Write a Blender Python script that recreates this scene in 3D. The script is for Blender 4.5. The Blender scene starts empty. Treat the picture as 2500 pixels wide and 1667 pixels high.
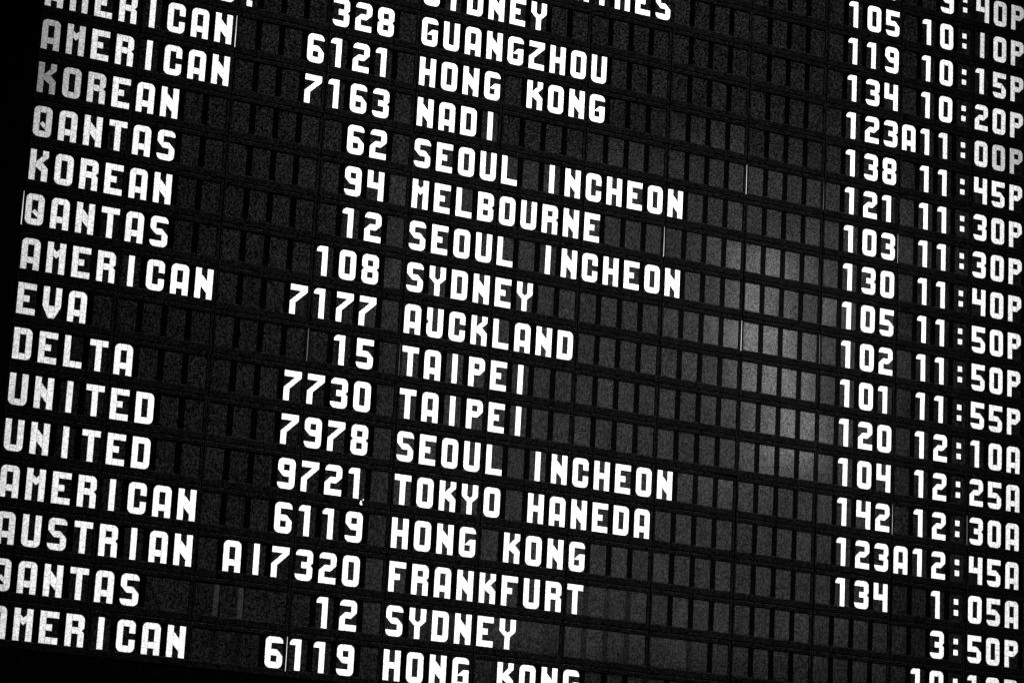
import bpy, bmesh, math, random
from mathutils import Vector, Matrix
random.seed(7)
scn = bpy.context.scene
col = scn.collection
S = 0.06            # metres per character pitch
Z0 = 4.38           # height of the top edge of row 0 above the hall floor
RP = 1.7386         # row pitch
GW, GH = 0.7185, 1.2027   # size of one character cell

def W(x, y, z=0.0):            # board plane (pitch units, y down, z into the board) -> world
    return Vector((x * S, z * S, Z0 - y * S))

# ------------------------------------------------------------------ camera
def rod(v):
    v = Vector(v); th = v.length
    return Matrix.Rotation(th, 3, v.normalized())
Rm = rod((-0.2138, -0.4769, 0.1052))
t = Vector((-17.4504, -22.5311, 110.7445))
camp = -(Rm.transposed() @ t)
def D(v): return Vector((v[0], v[2], -v[1]))
right, down, fwd = D(Rm[0]), D(Rm[1]), D(Rm[2])
cam = bpy.data.cameras.new('camera'); cam_o = bpy.data.objects.new('camera', cam); col.objects.link(cam_o)
M = Matrix((right, -down, -fwd)).transposed().to_4x4()
M.translation = W(*camp)
cam_o.matrix_world = M
cam.sensor_width = 36; cam.lens = 2.7586 * 36; cam.clip_start = 0.1; cam.clip_end = 200
scn.camera = cam_o

# ------------------------------------------------------------------ world: an unlit hall
w = bpy.data.worlds.new('World'); scn.world = w; w.use_nodes = True
bg = w.node_tree.nodes['Background']; bg.inputs[0].default_value = (0.5, 0.5, 0.5, 1); bg.inputs[1].default_value = 0.004

# ------------------------------------------------------------------ strip lamp of the hall and two added lamps
def aim(o, p, q):
    o.location = p
    o.rotation_euler = (q - p).to_track_quat('-Z', 'Y').to_euler()
l = bpy.data.lights.new('added_letter_spot', 'SPOT'); l.energy = 24500; l.shadow_soft_size = 0.25  # added spot stands in for the letters' backlight; its cone imitates edge falloff
l.spot_size = math.radians(17.2); l.spot_blend = 1.0
o = bpy.data.objects.new('added_letter_spot', l); col.objects.link(o)
aim(o, W(30, -150, -120), W(24.4, 21.8))
# the long bright ceiling fitting whose blurred reflection lies on the panes of the gate column
hp = W(33.4, 19.0); dv = (hp - W(*camp)).normalized(); rv = Vector((dv.x, -dv.y, dv.z))
l = bpy.data.lights.new('strip_light', 'AREA'); l.shape = 'RECTANGLE'; l.size = 0.2; l.size_y = 0.9; l.energy = 4.9
o = bpy.data.objects.new('strip_light', l); col.objects.link(o)
aim(o, hp + rv * 5.0, hp)
# a wide dim area lamp added out of view, mirrored as a faint veil over the middle of the board
hp = W(27.0, 21.6); dv = (hp - W(*camp)).normalized(); rv = Vector((dv.x, -dv.y, dv.z))
l = bpy.data.lights.new('added_veil_lamp', 'AREA'); l.shape = 'RECTANGLE'; l.size = 2.3; l.size_y = 2.2; l.energy = 12
o = bpy.data.objects.new('added_veil_lamp', l); col.objects.link(o)
aim(o, hp + rv * 5.4, hp)

scn.view_settings.view_transform = 'Standard'; scn.view_settings.look = 'None'
scn.view_settings.exposure = 0.0; scn.view_settings.gamma = 1
scn.render.resolution_x = 1024; scn.render.resolution_y = 682
scn.render.engine = 'CYCLES'

# ------------------------------------------------------------------ materials
def material(name, dif, glo, rough, amp, power, gamp=0.65, cell=0.0026, vary=0.05):
    """matt base + gloss, both broken up by a fine speckle (amp 0..1, power > 1: dark with sparse bright grains)"""
    m = bpy.data.materials.new(name); m.use_nodes = True
    nt = m.node_tree; n = nt.nodes; L = nt.links; n.clear()
    def node(t, **k):
        q = n.new(t)
        for a, b in k.items(): setattr(q, a, b)
        return q
    def math_(op, a, b):
        q = node('ShaderNodeMath', operation=op)
        for i, v in enumerate((a, b)):
            if isinstance(v, (int, float)): q.inputs[i].default_value = v
            else: L.new(v, q.inputs[i])
        return q.outputs[0]
    out = n.new('ShaderNodeOutputMaterial')
    geo = n.new('ShaderNodeNewGeometry')
    mp = n.new('ShaderNodeMapping'); mp.inputs['Rotation'].default_value = (0.61, 0.47, 0.83)   # keeps flat faces off the lattice
    L.new(geo.outputs['Position'], mp.inputs['Vector'])
    sn = node('ShaderNodeVectorMath', operation='SNAP'); sn.inputs[1].default_value = (cell,) * 3
    L.new(mp.outputs[0], sn.inputs[0])
    wn = node('ShaderNodeTexWhiteNoise', noise_dimensions='3D'); L.new(sn.outputs[0], wn.inputs['Vector'])
    big = n.new('ShaderNodeTexNoise'); big.inputs['Scale'].default_value = 9.0; big.inputs['Detail'].default_value = 3.0
    L.new(geo.outputs['Position'], big.inputs['Vector'])
    soft = math_('ADD', math_('MULTIPLY', big.outputs[0], 0.4), 0.8)
    oi = n.new('ShaderNodeObjectInfo')                                                   # no two pieces quite alike
    soft = math_('MULTIPLY', soft, math_('ADD', math_('MULTIPLY', oi.outputs['Random'], 2 * vary), 1.0 - vary))
    g0 = math_('MULTIPLY', math_('POWER', wn.outputs[0], power), power + 1.0)          # mean 1
    f = math_('MULTIPLY', math_('ADD', math_('MULTIPLY', g0, amp), 1.0 - amp), soft)
    g1 = math_('MULTIPLY', math_('ADD', math_('MULTIPLY', wn.outputs[0], 2 * gamp), 1.0 - gamp), soft)
    def grey(fac, v):
        a = math_('MULTIPLY', fac, v); c = n.new('ShaderNodeCombineColor')
        for i in range(3): L.new(a, c.inputs[i])
        return c.outputs[0]
    d = n.new('ShaderNodeBsdfDiffuse'); L.new(grey(f, dif), d.inputs['Color'])
    sh = d.outputs[0]
    if glo:
        g = n.new('ShaderNodeBsdfGlossy'); L.new(grey(g1, glo), g.inputs['Color']); g.inputs['Roughness'].default_value = rough
        ad = n.new('ShaderNodeAddShader'); L.new(sh, ad.inputs[0]); L.new(g.outputs[0], ad.inputs[1]); sh = ad.outputs[0]
    L.new(sh, out.inputs[0])
    return m
M_WHITE = material('white_segment', 0.80, 0, 0, 0.38, 1.0)
DIMMED = {k: material('painted_dim_segment', 0.80 * k, 0, 0, 0.38, 1.0) for k in (0.42, 0.62, 0.78)}  # darker copies of the white, painting in the weaker light of some characters
M_PANE = material('smoked_grey_cell', 0.0040, 0.026, 0.12, 1.0, 2.0, vary=0.16)
M_PALE = material('pale_grey_strip', 0.014, 0.026, 0.12, 0.6, 1.2)
M_DIM = material('dim_grey_strip', 0.0020, 0.014, 0.15, 1.0, 1.5, vary=0.16)
M_GLASS = material('black_mask', 0.0002, 0.0018, 0.2, 1.0, 2.0)
M_BEZEL = material('black_plastic', 0.0015, 0.0022, 0.3, 1.0, 1.6)
M_EDGE = material('painted_edge_highlight', 0.0060, 0.006, 0.35, 1.0, 2.0)  # paler chamfer colour paints in the light caught by bezel edges
M_BACK = material('black_wall', 0.0004, 0, 0, 0.8, 2.0)
M_TAPE = material('white_tape', 0.75, 0.02, 0.4, 0.4, 1.0)
def emitter(name, s):
    m = bpy.data.materials.new(name); m.use_nodes = True; n = m.node_tree.nodes; n.clear()
    e = n.new('ShaderNodeEmission'); e.inputs[0].default_value = (1, 1, 1, 1); e.inputs[1].default_value = s
    u = n.new('ShaderNodeOutputMaterial'); m.node_tree.links.new(e.outputs[0], u.inputs[0]); return m
M_LEAK = emitter('backlight_gap', 1.0)
M_LEAK2 = emitter('faint_backlight_gap', 0.22)

# ------------------------------------------------------------------ mesh helpers (pitch units, y down, z into board)
def V(x, y, z): return (x * S, z * S, -y * S)
def mesh(name, bm, mats):
    bmesh.ops.recalc_face_normals(bm, faces=bm.faces)
    me = bpy.data.meshes.new(name); bm.to_mesh(me); bm.free()
    for m in (mats if isinstance(mats, (list, tuple)) else [mats]): me.materials.append(m)
    return me
def prism(bm, pts, z0, z1, mi=0):
    a = [bm.verts.new(V(x, y, z0)) for x, y in pts]; b = [bm.verts.new(V(x, y, z1)) for x, y in pts]
    fs = [bm.faces.new(a), bm.faces.new(b[::-1])]
    n = len(pts)
    for i in range(n): fs.append(bm.faces.new((a[i], b[i], b[(i + 1) % n], a[(i + 1) % n])))
    for f in fs: f.material_index = mi
def box(bm, x0, x1, y0, y1, z0, z1, mi=0): prism(bm, [(x0, y0), (x1, y0), (x1, y1), (x0, y1)], z0, z1, mi)
def obj(name, me, parent=None, loc=(0, 0, 0)):
    o = bpy.data.objects.new(name, me); col.objects.link(o); o.location = loc
    if parent: o.parent = parent
    return o
def tag(o, label, cat, group=None):
    o['label'] = label; o['category'] = cat
    if group: o['group'] = group
    return o

# ------------------------------------------------------------------ the segment alphabet: 3 x 5 square cells
R_ = 0.9
def arc(cx, cy, a0, a1, n=7):
    return [(cx + R_ * math.cos(math.radians(a0 + (a1 - a0) * i / n)), cy + R_ * math.sin(math.radians(a0 + (a1 - a0) * i / n))) for i in range(n + 1)]
CELL = {
 '#': [(0,0),(1,0),(1,1),(0,1)],
 'a': [(1,0),(1,1),(0,1)] + arc(R_, R_, 180, 270),
 'b': arc(1-R_, R_, 270, 360) + [(1,1),(0,1),(0,0)],
 'c': arc(1-R_, 1-R_, 0, 90) + [(0,1),(0,0),(1,0)],
 'd': arc(R_, 1-R_, 90, 180) + [(0,0),(1,0),(1,1)],
 '>': [(0,0),(1,0),(1,.05),(.6,.45),(1,.86),(1,1),(0,1)],       # waist notch on the right
 '<': [(1,0),(1,1),(0,1),(0,.86),(.4,.45),(0,.05),(0,0)],
 'p': [(0,0),(1,1),(0,1)],                                        # upper right cut away
 'q': [(1,0),(1,1),(0,1)],                                        # upper left cut away
 'r': [(0,0),(1,0),(0,1)],                                        # lower right cut away
 's': [(0,0),(1,0),(1,1)],                                        # lower left cut away
}
F = {
 'A': 'a#b #.# #.# ### #.#', 'B': '##b #.# ##> #.# ##c', 'C': 'a#b #.# #.. #.# d#c', 'D': '##b #.# #.# #.# ##c',
 'E': '### #.. ##. #.. ###', 'F': '### #.. ##. #.. #..', 'G': 'a#b #.. #q# #.# d#c', 'H': '#.# #.# ### #.# #.#',
 'I': '.#. .#. .#. .#. .#.', 'L': '#.. #.. #.. #.. ###', 'O': 'a#b #.# #.# #.# d#c', 'P': '##b #.# ##r #.. #..',
 'R': '##b #.# ##> #.# #.#', 'S': 'a#b #.. s#p ..# d#c', 'T': '### .#. .#. .#. .#.', 'U': '#.# #.# #.# #.# d#c',
 'u': '#.# #.# <.# #.# d#c', '0': 'a#b #.# #.# #.# d#c', '1': 'a#. .#. .#. .#. .#.', '2': 'a#b ..# q#r #.. ###',
 '3': 'a#b ..# .#> ..# d#c', '4': '#.# #.# ### ..# ..#', '5': '### #.. ##p ..# d#c', '6': 'a#b #.. ##p #.# d#c',
 '8': 'a#b #.# <#> #.# d#c', '9': 'a#b #.# s## ..# d#c', ':': '... .#. ... .#. ...', '.': '... ... ... ... .#.',
 'K': '#.. #.. #.. #.. #..', 'M': '#.# #.# #.# #.# #.#', 'N': '#.# #.# #.# #.# #.#', 'Q': 'a#b #.# #.# #.# d#c',
 'V': '#.# #.# #.# ... ...', 'Y': '... ... ... ... ...', 'Z': '### ... ... ... ###', '7': '### ... ... ... #..',
}
def mir(p): return [(3 - x, y) for x, y in p][::-1]
YL = [[(0,0),(1,0),(1,1.9),(0,2)], [(0,2),(1,1.9),(1.5,2.34),(1.5,2.95),(1,2.95)]]
VL = [(0,3),(1,3),(1,5),(0,3.1)]
DG = [[(1.92,1),(3,1),(3,1.07),(1,3),(1,3.0),(0,3.0),(0,2.85)], [(0,3.0),(1,3.0),(1,4),(0,4)]]
X = {
 'K': [[(2,0),(3,0),(3,1.05),(2,.95)], [(2,.95),(3,1.05),(2.05,1.97),(1,1.97)],
       [(1,1.97),(2.05,1.97),(3,2.9),(3,3.45),(2,3.45),(1,2.8)], [(2,3.45),(3,3.45),(3,5),(2,5)]],
 'M': [[(1,1),(1.5,1.47),(1.5,2.6),(1,2.1)], mir([(1,1),(1.5,1.47),(1.5,2.6),(1,2.1)])],
 'N': [[(1,1),(2,2.05),(2,4),(1,2.95)]],
 'Q': [[(1.03,2.9),(1.5,2.45),(2,2.95),(2,3.75)]],
 'V': [VL, mir(VL), [(1,3),(2,3),(2,5),(1,5)]],
 'Y': YL + [mir(p) for p in YL] + [[(1,2.95),(2,2.95),(2,5),(1,5)]],
 'Z': DG, '7': DG,
}
def clip(p, ax, v, keep_less):
    out = []
    for i in range(len(p)):
        a, b = p[i], p[(i + 1) % len(p)]
        ia = (a[ax] <= v) if keep_less else (a[ax] >= v); ib = (b[ax] <= v) if keep_less else (b[ax] >= v)
        if ia: out.append(a)
        if ia != ib:
            k = (v - a[ax]) / (b[ax] - a[ax])
            out.append((a[0] + k * (b[0] - a[0]), a[1] + k * (b[1] - a[1])))
    return out
GX, GY = 0.024, 0.010      # half width of the etched lines between the segments
def clean(p):
    q = []
    for v in p:
        if not q or math.dist(v, q[-1]) > 1e-4: q.append(v)
    if len(q) > 1 and math.dist(q[0], q[-1]) < 1e-4: q.pop()
    return q
GLYPH = {}
def glyph(ch, dimming=None):
    if dimming:                                  # dimmer light painted in as a greyer segment colour
        if (ch, dimming) not in GLYPH:
            nm, me = glyph(ch); me = me.copy(); me.materials[0] = DIMMED[dimming]; GLYPH[(ch, dimming)] = (nm, me)
        return GLYPH[(ch, dimming)]
    if ch in GLYPH: return GLYPH[ch]
    polys = []
    for r, row in enumerate(F[ch].split()):
        for c, k in enumerate(row):
            if k != '.': polys.append([(c + x, r + y) for x, y in CELL[k]])
    polys += X.get(ch, [])
    bm = bmesh.new()
    for p in polys:
        for i in range(3):
            for j in range(5):
                q = clip(p, 0, i + (GX if i else 0), False); q = clip(q, 0, i + 1 - (GX if i < 2 else 0), True) if q else q
                q = clip(q, 1, j + (GY if j else 0), False) if q else q; q = clip(q, 1, j + 1 - (GY if j < 4 else 0), True) if q else q
                q = clean(q)
                if len(q) < 3: continue
                ar = abs(sum(q[k][0] * q[(k+1) % len(q)][1] - q[(k+1) % len(q)][0] * q[k][1] for k in range(len(q)))) / 2
                if ar < 0.004: continue
                prism(bm, [(x / 3 * GW, y / 5 * GH) for x, y in q], 0.0, 0.009)
    nm = 'digit' if ch.isdigit() else {':': 'colon', '.': 'full_stop'}.get(ch, 'letter')
    GLYPH[ch] = (nm, mesh(nm, bm, M_WHITE)); return GLYPH[ch]

# ------------------------------------------------------------------ one four-character display module
SX, SY = -0.11, -0.2146                 # where the joints between modules lie
OX0, OX1, OY0, OY1 = SX + 0.027, SX + 4 - 0.027, SY + 0.018, SY + RP - 0.018
IX0, IX1, IY0, IY1 = -0.048, 3 + GW + 0.045, -0.03, GH + 0.022
FZ = -0.035                             # bezel stands this far proud of the segments
def bezel_mesh():
    bm = bmesh.new()
    ch = 0.014
    def ring(x0, x1, y0, y1, z): return [bm.verts.new(V(*p, z)) for p in ((x0,y0),(x1,y0),(x1,y1),(x0,y1))]
    rings = [ring(OX0, OX1, OY0, OY1, 0.9), ring(OX0, OX1, OY0, OY1, FZ + ch), ring(OX0+ch, OX1-ch, OY0+ch, OY1-ch, FZ),
             ring(IX0-ch*.6, IX1+ch, IY0-ch, IY1+ch, FZ), ring(IX0, IX1, IY0, IY1, FZ + ch), ring(IX0, IX1, IY0, IY1, 0.03)]
    for k in range(5):
        for i in range(4):
            f = bm.faces.new((rings[k][i], rings[k][(i+1) % 4], rings[k+1][(i+1) % 4], rings[k+1][i]))
            f.material_index = 1 if k in (1, 3) else 0
    return mesh('display_module', bm, [M_BEZEL, M_EDGE])
BEZEL = bezel_mesh()
bm = bmesh.new(); box(bm, IX0 + .001, IX1 - .001, IY0 + .001, IY1 - .001, 0.016, 0.029); GLASS = mesh('glass_mask', bm, M_GLASS)
bm = bmesh.new(); box(bm, -0.008, GW + 0.008, -0.006, GH + 0.006, 0.0095, 0.0159); PANE = mesh('pane', bm, M_PANE)
def strip(m, a=GW + .008, b=1 - .008):
    bm = bmesh.new(); box(bm, a, b, -0.006, GH + 0.006, 0.0105, 0.0159); return mesh('pane_strip', bm, m)
STRIP = {'g': strip(M_PANE), 'l': strip(M_PALE, GW+.02, 1-.05), 'd': strip(M_DIM)}
def leakmesh(m, n):
    bm = bmesh.new(); prism(bm, [(SX - .002, -0.05), (SX + .004, -0.05), (SX + .013, GH * .7), (SX + .010, GH + 0.06), (SX - .010, GH + 0.06), (SX - .013, GH * .7)], FZ + 0.05, FZ + 0.07); return mesh('light_gap', bm, m)
LEAK = {1: leakmesh(M_LEAK, 1), 2: leakmesh(M_LEAK2, 2)}

ROWS = [  # airline, number, destination, gate, time, label
 ('', '', '', '101', ' 9:40P', 'Topmost row, cut by the photo edge, time 9:40P at the top right corner'),
 ('', '', '', '105', '10:I0P', 'Row showing gate 105 and time 10:10P near the top right corner'),
 ('', '', 'BUENOS AIRES', '119', '10:15P', 'Row for Buenos Aires, its name cut by the top edge, gate 119, 10:15P'),
 ('', '', 'SYDNEY', '134', '10:20P', 'Row for Sydney cut by the top edge, gate 134, time 10:20P'),
 ('CHINA SO.', '328 ', 'GUANGZHOU', '123A', '11:00P', 'Row for Guangzhou, flight 328, gate 123A, time 11:00P'),
 ('AMERICAN', '6121 ', 'HONG KONG', '138', '11:45P', 'Row for Hong Kong, flight 6121, gate 138, time 11:45P'),
 ('AMERICAN', '7163 ', 'NADI', '121', '11:30P', 'Row for Nadi, flight 7163, gate 121, time 11:30P'),
 ('KOREAN', '62 ', 'SEOUL INCHEON', '103', '11:30P', 'Row for Seoul Incheon, flight 62, gate 103, its first letter dim grey'),
 ('QANTAS', '94 ', 'MELBOURNE', '130', '11:40P', 'Row for Melbourne, flight 94, gate 130, time 11:40P'),
 ('KOREAN', '12 ', 'SEOUL INCHEON', '105', '11:50P', 'Row for Seoul Incheon, flight 12, gate 105, time 11:50P'),
 ('QANTAS', '108 ', 'SYDNEY', '102', '11:50P', 'Row for Sydney, flight 108, gate 102, with a thin light slit at its left end'),
 ('AMERICAN', '7177 ', 'AuCKLAND', '101', '11:55P', 'Row for Auckland, flight 7177, gate 101, its letter U notched by a fault'),
 ('EVA', '15 ', 'TAIPEI', '120', '12:10A', 'Row for Taipei, flight 15, gate 120, time 12:10A'),
 ('DELTA', '7730 ', 'TAIPEI', '104', '12:25A', 'Row for Taipei, flight 7730, gate 104, time 12:25A'),
 ('UNITED', '7978 ', 'SEOUL INCHEON', '142', '12:30A', 'Row for Seoul Incheon, flight 7978, gate 142, time 12:30A'),
 ('UNITED', '9721 ', 'TOKYO HANEDA', '123A', '12:45A', 'Row for Tokyo Haneda, flight 9721, gate 123A, time 12:45A'),
 ('AMERICAN', '6119 ', 'HONG KONG', '134', ' 1:05A', 'Row for Hong Kong, flight 6119, gate 134, time 1:05A'),
 ('AUSTRIAN', 'AI7320 ', 'FRANKFURT', '', ' 3:50P', 'Row for Frankfurt, flight number ending 7320, no gate, time 3:50P'),
 ('QANTAS', '12 ', 'SYDNEY', '', '10:10P', 'Row for Sydney, flight 12, with pale merged panes, time cut by the bottom edge'),
 ('AMERICAN', '6119 ', 'HONG KONG', '', '', 'Lowest row of the board, for Hong Kong, flight 6119, cut by the bottom edge'),
]
SPECIAL = {18: {6:'g', 8:'l', 9:'l', 10:'g', 20:'g', 21:'g', 22:'g', 24:'d', 25:'d', 26:'d', 28:'g', 29:'d', 17:'d', 18:'d'},
           19: {8:'d', 9:'d', 20:'d', 21:'d'}, 17: {24:'d', 25:'d', 26:'d'}}
DIMMING = {(0,7):.42, (1,7):.62, (2,7):.78, (0,6):.62, (1,6):.78, (0,8):.78, (45,4):.62, (46,4):.62, (44,4):.78, (42,4):.78, (44,1):.78}
LEAKS = {(8,5):1, (0,10):1, (32,6):1, (28,8):1, (40,7):1, (36,6):2, (32,10):1, (36,10):2, (40,14):1, (44,14):2, (12,19):1, (12,12):2, (16,12):2}
for r, (al, num, dest, gate, tm, lab) in enumerate(ROWS):
    text = list(al.ljust(16)) + list(dest.ljust(21)) + list(gate.ljust(4)) + list(tm.ljust(7))
    for i, c in enumerate(num): text[16 - len(num) + i] = c
    root = bpy.data.objects.new('display_row', None); col.objects.link(root)
    root.empty_display_size = 0.05
    root.location = W(0, r * RP)
    tag(root, lab, 'display row', 'flight rows of the black departures board')
    for k in range(12):
        mo = obj('display_module', BEZEL, root, V(4 * k, 0, 0))
        # every module sits a hair askew in its rack
        cx, cy = 1.86, 0.65
        rot = Matrix.Rotation(math.radians(random.gauss(0, .35)), 4, 'Z') @ Matrix.Rotation(math.radians(random.gauss(0, .3)), 4, 'X') @ Matrix.Rotation(math.radians(random.gauss(0, .07)), 4, 'Y')
        c = Vector(V(4 * k + cx, cy, 0)); c0 = Vector(V(cx, cy, 0))
        mo.matrix_basis = Matrix.Translation(c) @ rot @ Matrix.Translation(-c0)
        obj('glass_mask', GLASS, mo)
        for q in range(4):
            cc = 4 * k + q
            obj('pane', PANE, mo, V(q, 0, 0))
            s = SPECIAL.get(r, {}).get(cc)
            if s and q < 3: obj('pane_strip', STRIP[s], mo, V(q, 0, 0))
            ch = text[cc]
            if ch != ' ':
                nm, me = glyph(ch, DIMMING.get((cc, r))); lo = obj(nm, me, mo, V(q, 0, 0))
                if (cc, r) in DIMMING: lo['label'] = 'painted-dim ' + nm
        if (4 * k, r) in LEAKS: obj('light_gap', LEAK[LEAKS[(4 * k, r)]], root, V(4 * k, 0, 0))

# ------------------------------------------------------------------ casing that holds the rows, and the wall behind
case = bpy.data.objects.new('board_casing', None); col.objects.link(case); case.location = W(0, 0)
tag(case, 'black casing round and behind all rows of the departures board', 'board casing')
x0, x1, y0, y1 = SX - .06, SX + 48.06, SY - .05, SY + 20 * RP + .05
bm = bmesh.new(); box(bm, x0, x1, y0, y1, 0.95, 1.4); obj('back_panel', mesh('back_panel', bm, M_BACK), case)
def trim(n, a, b, c, d):
    bm = bmesh.new(); box(bm, a, b, c, d, -0.10, 1.5)
    bmesh.ops.bevel(bm, geom=list(bm.edges), offset=0.02 * S, segments=2, affect='EDGES')
    obj(n, mesh(n, bm, M_BACK), case)
trim('side_trim', x0 - 1.2, x0, y0 - 1.2, y1 + 1.2); trim('side_trim', x1, x1 + 1.2, y0 - 1.2, y1 + 1.2)
trim('top_trim', x0, x1, y0 - 1.2, y0); trim('bottom_trim', x0, x1, y1, y1 + 1.2)
bm = bmesh.new(); box(bm, -60, 110, -30, Z0 / S, 1.6, 3.0); wall = obj('wall', mesh('wall', bm, M_BACK), None, W(0, 0)); wall['kind'] = 'structure'

# scrap of white tape stuck under the last digit of flight 9721
bm = bmesh.new()
prism(bm, [(-.05,-.10),(.04,-.13),(.07,-.05),(.0,.0),(.09,.06),(.10,.16),(-.02,.17),(-.10,.06),(-.05,-.0)], FZ - .016, FZ - .008)
prism(bm, [(.13,-.24),(.19,-.22),(.17,-.12),(.11,-.14)], FZ - .012, FZ - .008)
sc = obj('tape_scrap', mesh('tape_scrap', bm, M_TAPE), None, W(15 - .42, 15 * RP + GH + .14))
sc.scale = (0.62, 1, 0.62)
tag(sc, 'tiny torn scrap of white tape stuck below the last digit of flight 9721', 'tape scrap')
